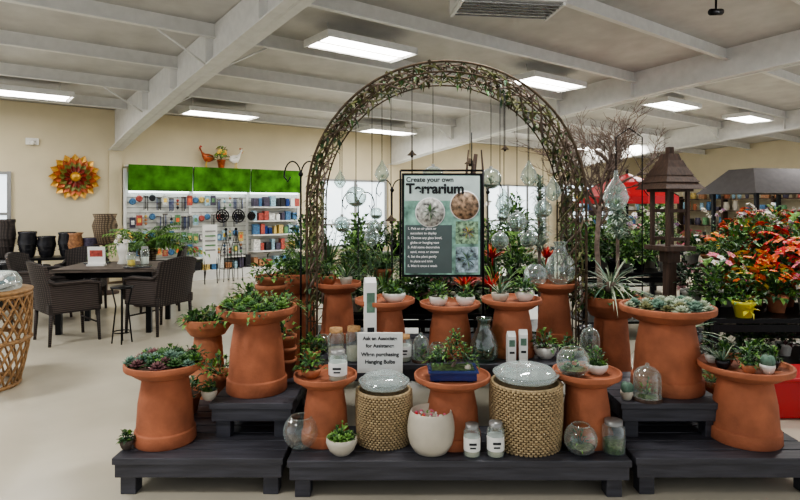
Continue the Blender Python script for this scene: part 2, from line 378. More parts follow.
def rooster(loc,rz,cb):
    mb=MB()
    prof=[(-.13,.15,.015),(-.1,.17,.05),(-.04,.165,.075),(.03,.17,.072),(.07,.22,.05),(.09,.28,.032),(.1,.31,.033),(.125,.335,.018)]
    vs=[];fs=[];n=10
    for x,z,r in prof:
        for i in range(n): a=2*pi*i/n; vs.append((x,r*.7*math.cos(a),z+r*math.sin(a)))
    for j in range(len(prof)-1):
        for i in range(n): fs.append((j*n+i,j*n+(i+1)%n,(j+1)*n+(i+1)%n,(j+1)*n+i))
    fs.append(tuple(range(n))[::-1]); fs.append(tuple((len(prof)-1)*n+i for i in range(n)))
    mb.add(vs,fs,cb,True)
    mb.leaf((.13,0,.32),(1,0,-.25),.04,.02,fY)
    for i in range(3): mb.leaf((.085+i*.018,0,.335),(.1-.1*i,.02,1),.045,.03,fR,0)
    mb.leaf((.12,0,.31),(.1,0,-1),.04,.025,fR,0)
    for sg in(-1,1): mb.sphere((.118,sg*.022,.325),.005,ink,6,k=3); mb.leaf((.03,sg*.055,.19),(-1,0,-.15),.12,.06,gE,0)
    for i in range(7): mb.blade((-.1,U(-.02,.02),.18),(-.6,U(-.15,.15),1),.2,.035,random.choice([cb,cb,gB]),.5)
    for sg in(-1,1):
        mb.tube([(0,sg*.025,.11),(.01,sg*.03,.05),(0,sg*.03,.005)],.006,fY,5)
        for q in(-.5,0,.5): mb.tube([(0,sg*.03,.005),(.035,sg*.03+q*.03,.004)],.004,fY,4)
    mb.obj('rooster_figurine',loc,rz,0,1.2)
for px,c_,s in((207,oM,3.0),(236,fW,.1)):
    X,Y=WP(uw(px,.22),.2); rooster((X,Y,2.27),PHI+s,c_)
mb=MB(); pot(mb,.09,.17,oM); blooms(mb,(0,0,.22),.12,.22,20,.05,[fO,fY,gC]); bush(mb,(0,0,.17),.12,.26,56,.1,.045,[gA,gC,gF]); X,Y=WP(uw(220,.22),.29); mb.obj('metal_flower_pot_ornament',(X,Y,2.27))
mb=MB(); mb.box((0,0,.75),(.28,.02,.75),paper,rx=-.06)
for i in range(6): mb.box((0,-.018,.55+i*.09),(.2,.004,.03),alu if i%2 else corr[3],rx=-.06)
for x in(-.12,.12): mb.tube([(x,-.06,0),(x,.02,.9)],.01,blackmetal)
mb.tube([(0,.3,0),(0,.03,.95)],.01,blackmetal); X,Y=WP(uw(210,1.1),1.1); mb.obj('display_sign_easel',(X,Y,0),PHI)
for px in(226,236):
    mb=MB()
    for i in range(4):
        a=i*pi/2; mb.tube([(.14*math.cos(a),.14*math.sin(a),0),(.1*math.cos(a),.1*math.sin(a),.6),(0,0,1.0)],.007,blackmetal)
    for z,r in((.25,.125),(.5,.11),(.75,.06)): mb.tube([(r*math.cos(a*pi/8),r*math.sin(a*pi/8),z) for a in range(17)],.006,blackmetal,5)
    mb.sphere((0,0,1.02),.03,blackmetal)
    X,Y=WP(uw(px,.95),.95); mb.obj('iron_obelisk_trellis',(X,Y,0))
# ---------------------------------------------------------------- tiered benches
def bench(name,xa,xb,ya,yb,z0,z1,legs=None):
    mb=MB(); w=xb-xa; th=.035; n=max(2,round((yb-ya)/.12)); pw=(yb-ya)/n
    for i in range(n): mb.box(((xa+xb)/2,ya+pw*(i+.5),z1-th/2),(w,pw-.008,th),blackwood)
    mb.box(((xa+xb)/2,ya+.03,z1-th-.035),(w-.02,.03,.07),blackwood); mb.box(((xa+xb)/2,yb-.03,z1-th-.035),(w-.02,.03,.07),blackwood)
    for x in(xa+.03,xb-.03): mb.box((x,(ya+yb)/2,z1-th-.035),(.03,yb-ya-.08,.07),blackwood)
    xs=legs or [xa+.07,xb-.07]
    for x in xs:
        for y in(ya+.075,yb-.075): mb.box((x,y,(z0+z1-th)/2),(.08,.08,z1-th-z0),blackwood)
    return mb.obj(name,(0,0,0),0,.004)
bench('display_bench',-.575,1.18,2.93,3.41,0,.2,[-.5,1.1])
bench('display_bench',-1.48,-.60,2.96,3.87,0,.2)
bench('display_bench',1.21,2.2,2.96,3.87,0,.2)
bench('display_bench',-1.06,-.595,3.2,3.82,.2,.40)
bench('display_bench',1.225,1.82,3.2,3.82,.2,.40)
bench('display_bench',-.575,1.2,3.44,4.28,0,.55,[-.5,.3,1.12])
# ---------------------------------------------------------------- terracotta pedestals
def pedestal(name,loc,R,H,plant=None,mat=terra,base=.76,neck=.56):
    mb=MB(); h=H
    mb.lathe([(R*base*.97,0),(R*base*1.0,.008),(R*base*.985,h*.15),(R*base*.975,h*.16),(R*(base*.93),h*.162),(R*(base*.925),h*.175),(R*(neck+base)*.5,h*.5),(R*neck,h*.80),(R*neck*.93,h*.83)],mat,n=44)
    mb.lathe([(R*(neck+.08),h*.828),(R*(neck+.14),h*.832),(R*.93,h*.915),(R*.985,h*.925),(R*.995,h*.935),(R*1.0,h*.99),(R*.99,h),(R*.945,h),(R*.935,h*.99),(R*.91,h*.945),(R*.5,h*.94),(0.001,h*.94)],mat,n=44)
    if plant: plant(mb,R,h)
    return mb.obj(name,loc,U(0,6))
def succ(mats,cnt=14,r=.06,mound=.03):
    def f(mb,R,h):
        mb.lathe([(R*.9,h*.95),(R*.6,h*.95+mound*.7),(0.001,h*.95+mound)],soil,n=24)
        for i in range(cnt):
            a=i*2.4; q=R*.86*math.sqrt((i+.5)/cnt); rr=r*U(.7,1.2); z=h*.95+mound*(1-q/R)+.012
            rosette(mb,(q*math.cos(a),q*math.sin(a),z),rr,random.choice(mats),4,8)
    return f
def mixed(mats,cnt=9,r=.05,H=.1,hang=0):
    s=succ(mats,cnt,r,.04)
    def f(mb,R,h):
        s(mb,R,h)
        for i in range(9):
            a=i*.95;q=R*U(.2,.85); bush(mb,(q*math.cos(a),q*math.sin(a),h*.96),R*.28,H*U(.6,1.3),34,.042,.02,[gA,gB,gC])
        for i in range(4):
            a=U(0,6.28);q=R*.6; grass(mb,(q*math.cos(a),q*math.sin(a),h*.96),H*1.2,16,.012,[gC,gD],.2,.3)
        for i in range(hang):
            a=U(0,6.28); p=Vector((R*.97*math.cos(a),R*.97*math.sin(a),h))
            for k in range(5): mb.leaf(p+Vector((math.cos(a)*.012*k,math.sin(a)*.012*k,.01-.008*k*k*.4)),(math.cos(a),math.sin(a),U(-.4,.5)),.04,.02,random.choice(mats),.3)
    return f
def leafy(H=.15,air=False):
    def f(mb,R,h):
        mb.lathe([(R*.9,h*.95),(0.001,h*.98)],soil,n=24)
        for i in range(8):
            a=i*.9;q=R*.6*(i>0); bush(mb,(q*math.cos(a),q*math.sin(a),h*.96),R*.45,H*U(.8,1.2),40,.06,.028,[gA,gB,gC,gA])
        if air:
            mb.sphere((0,0,h+.05),.05,bark,12); grass(mb,(0,0,h+.07),.36,70,.016,[gE,gE,gD],.55,-.1)
    return f
pedestal('succulent_pedestal_planter',(gx(164,3.18),3.2,.2),.215,.44,mixed([gD,gA,gD,gP,gB],24,.055,.06))
pedestal('succulent_pedestal_planter',(gx(257,3.45),3.45,.4),.235,.50,mixed([gC,gA,gF],22,.05,.09,20))
pedestal('terracotta_pedestal',(gx(326,3.22),3.2,.2),.175,.37)
pedestal('terracotta_pedestal',(gx(452,3.2),3.19,.2),.21,.37)
pedestal('terracotta_pedestal',(gx(586,3.2),3.19,.2),.185,.39)
pedestal('succulent_pedestal_planter',(gx(667,3.47),3.47,.4),.27,.50,succ([gE,gD,gF,gE],24,.055,.015))
pedestal('terracotta_pedestal',(gx(747,3.2),3.22,.2),.24,.42)
pedestal('terracotta_pedestal',(gx(385,3.68),3.66,.55),.19,.36)
pedestal('terracotta_pedestal',(gx(450,3.7),3.7,.55),.195,.33)
pedestal('terracotta_pedestal',(gx(511,3.7),3.68,.55),.19,.36)
pedestal('terracotta_pedestal',(gx(338,4.08),4.07,.55),.165,.41)
pedestal('terracotta_pedestal',(gx(554,4.08),4.07,.55),.165,.41)
pedestal('leafy_pedestal_planter',(1.50,4.11,0),.2,.86,leafy(.07,True))
pedestal('succulent_pedestal_planter',(gx(207,4.1),4.12,0),.17,.70,leafy(.09),terra2)
pedestal('leafy_pedestal_planter',(gx(262,4.15),4.2,0),.21,.84,leafy(.17),terra2)
pedestal('leafy_pedestal_planter',(gx(300,4.75),4.75,0),.2,.95,leafy(.18))
# ---------------------------------------------------------------- small things
def planted_bowl(loc,r=.07,h=.07,pm=white,kind=0,name='planted_bowl',ph=.09):
    mb=MB(); mb.lathe([(r*.55,0),(r*.8,h*.25),(r,h*.7),(r*.97,h),(r*.9,h),(r*.85,h*.85),(0.001,h*.88)],pm,n=24)
    mb.lathe([(r*.84,h*.86),(.001,h*.95)],soil,n=16)
    if kind==0:
        for i in range(5): a=i*1.26; rosette(mb,(r*.5*math.cos(a),r*.5*math.sin(a),h*.92),r*.55,random.choice([gA,gC,gD]),4,7)
        bush(mb,(0,0,h*.9),r*.85,ph,44,.035,.018,[gA,gB,gC])
    elif kind==1: grass(mb,(0,0,h*.9),ph*1.6,34,.012,[gA,gD,gE],.3,.3)
    elif kind==2: bush(mb,(0,0,h*.9),r*1.15,ph*1.15,80,.045,.025,[gB,gA,gC])
    elif kind==3:
        for i in range(3):
            a=i*2.1; c=(r*.4*math.cos(a),r*.4*math.sin(a),h*.9+.02); mb.sphere(c,.024,gD,12,1.4)
    mb.obj(name,loc,U(0,6))
cork=M('cork',(178,140,96),.85,var=.25,scale=60)
def jar(loc,r=.05,h=.16,label=True,name='lidded_glass_jar',fill=cream,lid=None):
    mb=MB(); mb.lathe([(r*.9,0),(r,.01),(r,h*.78),(r*.75,h*.86),(r*.75,h*.9)],glass,n=24)
    mb.lathe([(r*.9,.006),(r*.92,h*.4),(.001,h*.42)],fill,n=20)
    mb.lathe([(r*.8,h*.87),(r*.8,h),(.001,h)],lid or alu,n=24)
    if label: mb.lathe([(r*1.01,h*.2),(r*1.015,h*.21),(r*1.015,h*.6),(r*1.01,h*.61)],paper,n=24); mb.box((0,-r*1.03,h*.45),(r*.9,.004,h*.06),ink); mb.box((0,-r*1.03,h*.33),(r*.7,.004,h*.04),ink)
    mb.obj(name,loc,0)
def globe(loc,r=.08,open_=.72,plants=True,name='glass_bowl_terrarium',gm=glass,sz=1):
    mb=MB(); mb.sphere((0,0,r*.93*sz),r,gm,28,sz,-.82,open_,16); t=math.sin(open_*pi/2); rr=r*math.sqrt(1-t*t)
    mb.tube([(rr*math.cos(a*pi/12),rr*math.sin(a*pi/12),r*.93*sz+r*t*sz) for a in range(25)],.0035,gm,5)
    mb.lathe([(r*.36,0.0),(r*.3,.004)],gm,n=20)
    if plants:
        mb.sphere((0,0,r*.93*sz),r*.93,soil,20,sz,-.8,-.3,5); zc=r*.93*sz+r*.93*sz*math.sin(-.3*pi/2)
        mb.lathe([(r*.8,zc),(.001,zc+.008)],moss,n=20); bush(mb,(0,0,zc),r*.6,r*.9,30,.035,.018,[gA,gC,gB]); rosette(mb,(r*.2,-r*.2,zc+.01),r*.35,gD,3,7)
    mb.obj(name,loc,U(0,6))
def cloche(loc,r=.08,h=.2,name='glass_bell_cloche',plants=True):
    mb=MB(); mb.lathe([(r*1.1,0),(r*1.1,.015),(.001,.016)],brownw,n=24)
    mb.lathe([(r,.017),(r,h*.6)]+[(r*math.cos(a),h*.6+h*.35*math.sin(a)) for a in [i*pi/16 for i in range(1,8)]]+[(.003,h*.95)],glass,n=24)
    mb.sphere((0,0,h*.98),.012,glass,12)
    if plants: mb.lathe([(r*.7,.017),(.001,.03)],moss,n=16); bush(mb,(0,0,.03),r*.6,h*.4,24,.03,.015,[gA,gC])
    mb.obj(name,loc)
def basket(loc,r,h):
    n=max(10,int(h/.0125)); rr=lambda z:r*(.93+.07*math.sin(pi*(.05+.7*z/h)))
    pr=[(r*.88,0)]
    for i in range(n): z=h*(i+.5)/n; pr+=[(rr(z)-.005,h*i/n+.001),(rr(z)-.001,z)]
    pr+=[(r*.95,h),(r*.9,h),(r*.88,h*.9),(.001,h*.88)]
    mb=MB(); mb.lathe(pr,seag,n=40); K=46
    for k in range(K):
        for i in range(n):
            a=2*pi*(k+.5*(i%2))/K; z=h*(i+.5)/n; q=rr(z)+.001; da=pi/K*.86; dz=h/n*.46; vs=[]
            for aa,zz,e in((-da,-dz*.5,0),(da,-dz*.5,0),(da,dz*.5,0),(-da,dz*.5,0),(-da*.5,-dz,.006),(da*.5,-dz,.006),(da*.5,dz,.006),(-da*.5,dz,.006)):
                vs.append(((q+e)*math.cos(a+aa),(q+e)*math.sin(a+aa),z+zz))
            mb.add(vs,[(4,5,6,7),(0,4,7,3),(5,1,2,6),(0,1,5,4),(7,6,2,3)],seal,True)
    mb.tube([(r*.945*math.cos(a*pi/20),r*.945*math.sin(a*pi/20),h) for a in range(41)],.008,seal,6)
    mb.lathe([(r*.55,h+.010),(r*.8,h+.02),(r*.88,h+.05),(r*.94,h+.052),(r*.84,h+.022)],plastic,n=32)
    mb.lathe([(r*.84,h+.053),(r*.74,h+.075),(r*.4,h+.095),(.001,h+.098)],plastic,n=32)
    mb.obj('woven_seagrass_basket',loc)
basket((gx(384,3.2),3.2,.2),.152,.28); basket((gx(527,3.13),3.16,.2),.192,.335)
mb=MB(); r=.125;mb.lathe([(r*.6,0),(r*.7,.006),(r*.9,.045),(r*.98,.085),(r,.12),(r*.985,.155),(r*.93,.19),(r*.86,.215),(r*.83,.218),(r*.8,.21),(r*.78,.185),(.001,.18)],cream,n=56)
for i in range(60):
    a=U(0,6.28);q=r*.7*math.sqrt(U(0,1)); mb.sphere((q*math.cos(a),q*math.sin(a),.188),U(.007,.012),random.choice([fO,fW,fK,gC,cream,fR]),7,k=4)
mb.obj('stoneware_bowl_planter',(gx(431,3.05),3.055,.2))
jar((gx(471,3.04),3.0,.2),.043,.165); jar((gx(494,3.05),3.0,.2),.045,.175)
globe((gx(301,3.1),3.1,.2),.095,.6,False,'glass_fish_bowl')
planted_bowl((gx(342,3.05),3.03,.2),.082,.085,cream,0,ph=.09)
globe((gx(580,3.03),3.02,.2),.085,.65,True)
jar((gx(613,3.05),3.04,.2),.058,.17,False,'glass_canister',moss)
planted_bowl((gx(124,3.05),3.08,.2),.035,.05,greywood,0,'small_succulent_pot',.05)
planted_bowl((gx(211,3.3),3.27,.4),.045,.055,cream,0,'small_succulent_pot',.06)
mb=MB(); mb.box((0,0,.0),(.16,.1,.012),blackmetal); mb.tube([(0,.02,0),(0,.02,.34)],.008,blackmetal); mb.box((0,0,.43),(.265,.012,.235),paper)
mb.box((0,-.0065,.43),(.252,.002,.222),M('sign_grey',(222,224,222),.6,var=.02))
o=mb.obj('ask_an_associate_sign',(gx(380,3.38),3.385,.206))
for i,(t,s) in enumerate((('Ask an Associate',.029),('for Assistance',.029),('When purchasing',.031),('Hanging Bulbs',.031))): text(t,s,ink,o,(0,-.009,.505-i*.043-(.008 if i>1 else 0)),bold=.0008)
def top(zb,H): return zb+H*.944
planted_bowl((gx(312,3.22),3.19,top(.2,.37)),.055,.05,terra2,2)
jar((gx(339,3.2),3.14,top(.2,.37)),.05,.165)
mb=MB(); mb.box((0,0,.03),(.25,.15,.045),blueg); mb.box((0,0,.055),(.27,.17,.012),blueg); mb.box((0,0,.06),(.23,.13,.01),moss)
for x in(-.09,.09):
    for y in(-.05,.05): mb.box((x,y,.005),(.03,.03,.012),blueg)
mb.tube([(0,0,.06),(.02,0,.1),(-.01,.01,.14),(.02,0,.18)],.012,bark,6,.005)
for c in((.0,0,.13,.09),(.07,0,.09,.07),(-.07,0,.09,.08),(.02,.03,.17,.05)): bush(mb,c[:3],c[3],.09,75,.032,.016,[gA,gB,gC])
mb.sphere((.08,-.04,.07),.018,cream,8); mb.obj('bonsai_tray_garden',(gx(452,3.19),3.17,top(.2,.37)),0,.003)
globe((gx(573,3.14),3.14,top(.2,.39)),.088,.55,True); planted_bowl((gx(600,3.15),3.2,top(.2,.39)),.06,.055,white,0)
planted_bowl((gx(372,3.66),3.62,top(.55,.36)),.045,.05,terra2,1); planted_bowl((gx(394,3.66),3.64,top(.55,.36)),.075,.06,white,0)
planted_bowl((gx(438,3.7),3.68,top(.55,.33)),.062,.06,white,2,ph=.08); planted_bowl((gx(465,3.7),3.68,top(.55,.33)),.062,.06,white,0)
planted_bowl((gx(524,3.7),3.68,top(.55,.36)),.062,.065,white,2,ph=.08); planted_bowl((gx(499,3.7),3.66,top(.55,.36)),.055,.055,cream,1)
globe((gx(536,4),4.02,top(.55,.41)),.08,.7,False,'glass_globe_vase',orbg)
mb=MB(); mb.lathe([(.04,0),(.09,.04),(.105,.1),(.09,.17),(.05,.22),(.035,.27),(.05,.3)],orbg,n=28); mb.obj('glass_bottle_vase',(gx(563,4.05),4.12,top(.55,.41)))
planted_bowl((gx(328,4.05),4.05,top(.55,.41)),.06,.07,terra,2,ph=.12,name='small_potted_plant'); planted_bowl((gx(346,4.05),4.06,top(.55,.41)),.045,.06,cream,1,ph=.12)
def box_(px,d,w=.06,h=.2,z=.55):
    mb=MB(); mb.box((0,0,h/2),(w,w,h),paper); mb.box((0,-w/2-.001,h*.75),(w*.7,.002,h*.25),gD); mb.box((0,-w/2-.001,h*.4),(w*.6,.002,h*.08),ink)
    mb.add([(-w/2,-w/2,h),(w/2,-w/2,h),(w/2,w/2,h),(-w/2,w/2,h),(-w/2,0,h+.03),(w/2,0,h+.03)],[(0,1,5,4),(2,3,4,5),(1,2,5),(3,0,4)],paper)
    mb.obj('boxed_vase_kit',(gx(px,d),d,z),U(-.2,.2),.002)
box_(511,3.49,.05,.16); box_(523,3.495,.05,.17); box_(370,3.52,.07,.48)
jar((gx(336,3.53),3.53,.55),.05,.2,False,lid=cork); jar((gx(354,3.53),3.53,.55),.05,.21,False,lid=cork)
jar((gx(404,3.52),3.52,.55),.045,.16,lid=cork); cloche((gx(421,3.5),3.51,.55),.05,.17); globe((gx(438,3.5),3.53,.55),.06,.6)
mb=MB(); mb.lathe([(.06,0),(.085,.03),(.085,.1),(.06,.16),(.04,.2),(.036,.24),(.05,.26),(.046,.26),(.03,.2)],greenglass,n=28); mb.obj('green_glass_vase',(gx(484,3.54),3.54,.55))
planted_bowl((gx(545,3.6),3.6,.55),.07,.07,white,2); planted_bowl((gx(568,3.62),3.62,.55),.06,.06,cream,0); planted_bowl((gx(312,3.56),3.56,.55),.055,.06,terra2,2); globe((gx(322,3.75),3.74,.55),.06,.6)
cloche((gx(590,3.6),3.6,.55),.06,.2)
cloche((gx(645,3.3),3.27,.4),.075,.2); planted_bowl((gx(626,3.28),3.27,.4),.035,.05,cream,3,'small_succulent_pot')
for i,(dx,dy,k,pm) in enumerate([(-.14,-.03,1,dkpot),(-.05,-.12,0,terra2),(.05,-.12,3,white),(.14,-.02,0,dkpot),(-.07,.06,2,terra2),(.06,.06,1,white),(0,-.03,2,dkpot),(-.13,.1,1,white),(.14,.1,2,terra2)]):
    planted_bowl((gx(747,3.2)+dx,3.22+dy,top(.2,.42)),.038,.05,pm,k,'small_succulent_pot',.07)
for px,d,z,r,h in((245,3.76,.4,.07,.12),(286,3.7,.4,.07,.34)):
    mb=MB(); n=max(1,int(h/.09))
    for i in range(n): pot(mb,r,.12,terra2,(0,0,i*.075))
    zt=(n-1)*.075+.11; bush(mb,(0,0,zt),r*1.3,.13,50,.05,.025,[gA,gC,gB]); mb.obj('stacked_terracotta_pots',(gx(px,d),d,z))
mb=MB()
for i in range(2): pot(mb,.11,.13,terra2,(0,0,i*.06))
bush(mb,(0,0,.18),.15,.14,110,.055,.028,[gA,gC,gB]); mb.obj('stacked_terracotta_pots',(gx(270,3.98),4.02,.82))
def potted(loc,r,h,fn,name,pm=terra2):
    mb=MB(); pot(mb,r,h,pm); fn(mb,h*.9); return mb.obj(name,loc,U(0,6))
potted((-1.34,3.62,.2),.1,.13,lambda m,z:bush(m,(0,0,z),.13,.13,90,.05,.03,[gA,gB]),'potted_leafy_plant')
potted((-1.17,3.76,.2),.08,.22,lambda m,z:bush(m,(0,0,z),.12,.12,80,.05,.03,[gC,gB]),'potted_leafy_plant')
potted((1.98,3.66,.2),.11,.2,lambda m,z:fern(m,(0,0,z),.25,16,[gA,gC]),'potted_fern')
potted((2.05,4.25,0),.16,.6,lambda m,z:(grass(m,(0,0,z),.42,50,.02,[gE,gD,gA],.7,.05)),'potted_air_plant',dkpot)
# ---------------------------------------------------------------- arch
AXc=.317; AR=.95; AZ=1.53
def hoop(y,R=AR):
    pts=[(AXc-R,y,z) for z in(0,.4,.8,1.2)]
    pts+=[(AXc-R*math.cos(a),y,AZ+R*math.sin(a)) for a in [i*pi/36 for i in range(37)]]
    pts+=[(AXc+R,y,z) for z in(1.2,.8,.4,0)]
    return pts
mb=MB()
for y in(3.93,4.4): mb.tube(hoop(y),.009,rust,6); mb.tube(hoop(y,AR-.07),.006,rust,5)
for y in(4.1,4.25): mb.tube(hoop(y,AR),.005,rust,5)
def archp(s,R=AR):
    leg=AZ; arc=pi*R
    if s<leg: return Vector((AXc-R,0,s))
    if s<leg+arc: a=(s-leg)/R; return Vector((AXc-R*math.cos(a),0,AZ+R*math.sin(a)))
    return Vector((AXc+R,0,AZ-(s-leg-arc)))
tot=2*AZ+pi*AR; s=.05
while s<tot:
    p=archp(s); cc=Vector((AXc,0,min(p.z,AZ))); e=(cc-p).normalized()*.07
    mb.tube([p+Vector((0,3.93,0)),p+Vector((0,4.4,0))],.005,rust,4)
    for y in(3.93,4.4): mb.tube([p+Vector((0,y,0)),p+e+Vector((0,y,0))],.004,rust,4)
    p2=archp(min(s+.11,tot-.01)); cc=Vector((AXc,0,min(p2.z,AZ))); e2=(cc-p2).normalized()*.07
    for y in(3.93,4.4): mb.tube([p+Vector((0,y,0)),p2+e2+Vector((0,y,0))],.003,rust,4)
    s+=.11
for ph in(0,1.3,2.6,3.9,5.2):
    pts=[]
    for i in range(130):
        s=.8+(tot-1.6)*i/129; p=archp(s); a=ph+i*.42; cc=Vector((AXc,0,min(p.z,AZ))); e=(cc-p).normalized()
        pts.append(p+Vector((0,4.16+.24*math.sin(a)*(1 if ph else .8),0))+e*(.035+.035*math.cos(a)))
    mb.tube(pts,.007,bark if ph<3 else gF,4)
    for i,p in enumerate(pts):
        dens=.7 if math.sin(i*.35+ph)>0 else .15
        for q in range(4):
            if random.random()<dens: mb.leaf(p,hemi(-1),U(.035,.07),.026,random.choice([gF,gA,gB,gF,rust]),.3)
mb.obj('metal_garden_arch')
# terrarium sign
d=3.86; sx=gx(442,d); sw=.535; sh=.69; zc=gz(225,d)
tealm=M('sign_print_foliage',(132,176,160),.4,var=.5,scale=14); darkp=M('sign_panel',(84,98,98),.5,var=.05)
mb=MB(); mb.box((0,0,0),(sw,.02,sh),blackmetal); mb.box((0,-.011,0),(sw-.03,.004,sh-.03),tealm)
mb.box((-.09,-.0135,-.16),(.31,.003,.32),darkp); mb.box((0,-.0138,.245),(sw-.035,.003,.165),M('sign_header',(216,234,230),.5,var=.1))
def disc(c,r,ma,mc):
    A=Matrix.Rotation(pi/2,3,'X'); mb.lathe([(r,0),(r,.003),(.001,.004)],ma,c,28,ax=A); mb.lathe([(r*.93,0.003),(r*.93,.005),(.001,.006)],mc,c,28,ax=A)
blm=M('sign_stones',(186,186,180),.5,var=.6,scale=40); flo=M('sign_flowers',(138,114,92),.5,var=.9,scale=40)
disc((-.08,-.014,.085),.1,inkw,blm); disc((.15,-.016,.13),.1,inkw,flo)
mb.box((.165,-.0135,-.05),(.15,.003,.15),M('print_flower_bed',(130,160,130),.5,var=.8,scale=50)); mb.box((.165,-.0135,-.23),(.15,.003,.17),M('print_blue_pot',(150,170,180),.5,var=.8,scale=30))
for i in range(9): mb.leaf((.165,-.018,-.23),(math.cos(i*.7),0,math.sin(i*.7)),.065,.03,gC if i%2 else gB,0)
for i in range(10): mb.leaf((.17,-.018,-.05),(math.cos(i*.63),0,math.sin(i*.63)),.05,.025,fY if i%2 else fL,0)
for i in range(8): mb.leaf((-.08,-.022,.085),(math.cos(i*.785),0,math.sin(i*.785)),.06,.025,gD if i%2 else gA,0)
for x in(-.2,.2): mb.tube([(x,0,sh/2),(x,.02,.62)],.004,blackmetal,4)
mb.tube([(-sw/2-.01,.015,-zc+.555),(-sw/2-.01,.015,sh/2+.02)],.008,blackmetal); mb.tube([(sw/2+.01,.015,-zc+.555),(sw/2+.01,.015,sh/2+.02)],.008,blackmetal); mb.tube([(-sw/2-.01,.015,sh/2+.02),(sw/2+.01,.015,sh/2+.02)],.008,blackmetal)
o=mb.obj('terrarium_poster_sign',(sx,d,zc))
text('Create your own',.045,ink,o,(-.24,-.017,.288),align='LEFT',bold=.001); text('Terrarium',.092,ink,o,(-.24,-.024,.212),align='LEFT',bold=.0035)
for i,t in enumerate(['1. Pick an air plant or','   succulent to display','2. Choose any glass bowl,','   globe or hanging vase','3. Add some decorative','   sand, moss or stones','4. Set the plant gently','   in place and trim','5. Mist it once a week']):
    text(t,.022,inkw,o,(-.23,-.018,-.03-i*.031),align='LEFT',bold=.0005)
def hang(px,py,d,r,kind=0):
    x=gx(px,d); z=gz(py,d); t=AR*AR-(x-AXc)**2
    if t<=0: return
    zt=AZ+math.sqrt(t)
    mb=MB(); mb.tube([(0,0,0),(0,0,zt-z-.012)],.0025,blackmetal,4)
    if kind==0:
        mb.sphere((0,0,-r),r,orbg,24); mb.sphere((0,0,-r),r*.9,moss,14,1,-1,-.45,5); bush(mb,(0,0,-r*1.5),r*.5,r,12,.025,.012,[gA,gD]); mb.lathe([(.012,-.004),(.012,.012),(.001,.014)],alu,n=10)
    elif kind==1:
        mb.lathe([(.001,-r*3),(r*.5,-r*2.8),(r,-r*2),(r*.8,-r*1.3),(r*.3,-r*.5),(.004,0)],orbg,n=20); grass(mb,(0,0,-r*2.4),r*1.1,10,.008,[gE,gD],.3)
    else:
        mb.lathe([(.004,0),(r*.5,-.02),(r,-r),(r*1.05,-r*1.1)],rust,n=14); mb.sphere((0,0,-r*1.3),r*.3,rust,8)
    mb.obj('hanging_glass_terrarium' if kind<2 else 'hanging_wind_bell',(x,d,z))
for a in [(356,186,4.1,.075,0),(372,222,4.2,.06,1),(391,215,4.15,.04,2),(412,150,4.2,.035,2),(433,166,4.05,.08,0),(470,158,4.3,.04,2),(491,168,4.1,.075,0),(504,188,4.2,.065,1),(517,212,4.1,.07,0),(529,160,4.3,.065,1),(543,200,4.15,.065,0),(382,160,4.3,.055,1),(342,216,4.25,.06,0),(505,145,4.3,.03,2),(340,170,4.2,.045,1),(553,176,4.1,.06,1),(500,232,4.0,.06,0),(528,232,4.3,.06,0)]: hang(*a)
def hook(loc,H,arm,lant=True):
    mb=MB(); mb.lathe([(.12,0),(.12,.012),(.02,.02)],blackmetal,n=20)
    mb.tube([(0,0,0),(0,0,H)],.008,blackmetal)
    for s_ in(-1,1):
        pts=[(s_*arm*(1-math.cos(a))/2*1.,0,H+.12*math.sin(a)) for a in [i*pi/10 for i in range(11)]]
        pts+=[(s_*(arm-.03),0,H-.04),(s_*(arm-.05),0,H-.0)]; mb.tube(pts,.006,blackmetal,5)
        if lant:
            mb.tube([(s_*arm,0,H),(s_*arm,0,H-.14)],.003,blackmetal,4); mb.sphere((s_*arm,0,H-.2),.06,orbg,16); mb.sphere((s_*arm,0,H-.2),.05,moss,12,1,-1,-.2,4)
    mb.sphere((0,0,H+.02),.02,blackmetal,10)
    return mb.obj('iron_shepherd_hook',loc)
hook((gx(303,4.6),4.5,0),1.72,.13,False); hook((gx(352,4.7),5.4,0),1.5,.15); hook((gx(488,5.4),5.4,0),1.6,.14); hook((gx(392,5.4),5.45,0),1.62,.15)
mb=MB(); mb.tube([(0,0,0),(0,0,1.55)],.012,brownw); mb.lathe([(.1,0),(.1,.02),(.02,.03)],brownw,n=16)
mb.tube([(0,0,1.5),(.02,0,1.6),(-.02,0,1.78),(.01,0,1.98)],.045,brownw,8,.018)
for s_ in(-1,1): mb.tube([(0,0,1.68),(s_*.08,0,1.78),(s_*.06,0,2.02)],.02,brownw,6,.007)
mb.obj('driftwood_sculpture',(gx(477,5.3),5.45,0))
# ---------------------------------------------------------------- bare branch tree
mb=MB(); pot(mb,.2,.34,dkpot)
def branch(p,d,L,r,depth):
    pts=[p]; q=p.copy(); dd=d.copy()
    for i in range(4):
        dd=(dd+Vector((U(-.25,.25),U(-.25,.25),U(-.14,.16)))).normalized(); q=q+dd*L/4; pts.append(q.copy())
    mb.tube(pts,r,bark,5 if depth>2 else 3,r*.65)
    if depth>0:
        for k in range(4 if depth>1 else 3):
            b=pts[random.randint(1,4)] if k else pts[4]; nd=(dd+Vector((U(-1,1),U(-1,1),U(-.4,.6)))*.85).normalized()
            branch(b,nd,L*U(.5,.74),max(.0026,r*.62),depth-1)
mb.tube([(0,0,.28),(.03,0,.7),(0,.02,1.1),(.02,0,1.5)],.03,bark,8,.022)
for k in range(8): a=k*.9; branch(Vector((.02,0,1.3+.035*k)),Vector((math.cos(a)*.75,math.sin(a)*.5,.9)).normalized(),.47,.014,4)
mb.obj('bare_branch_tree',(gx(603,5.3),5.45,0))
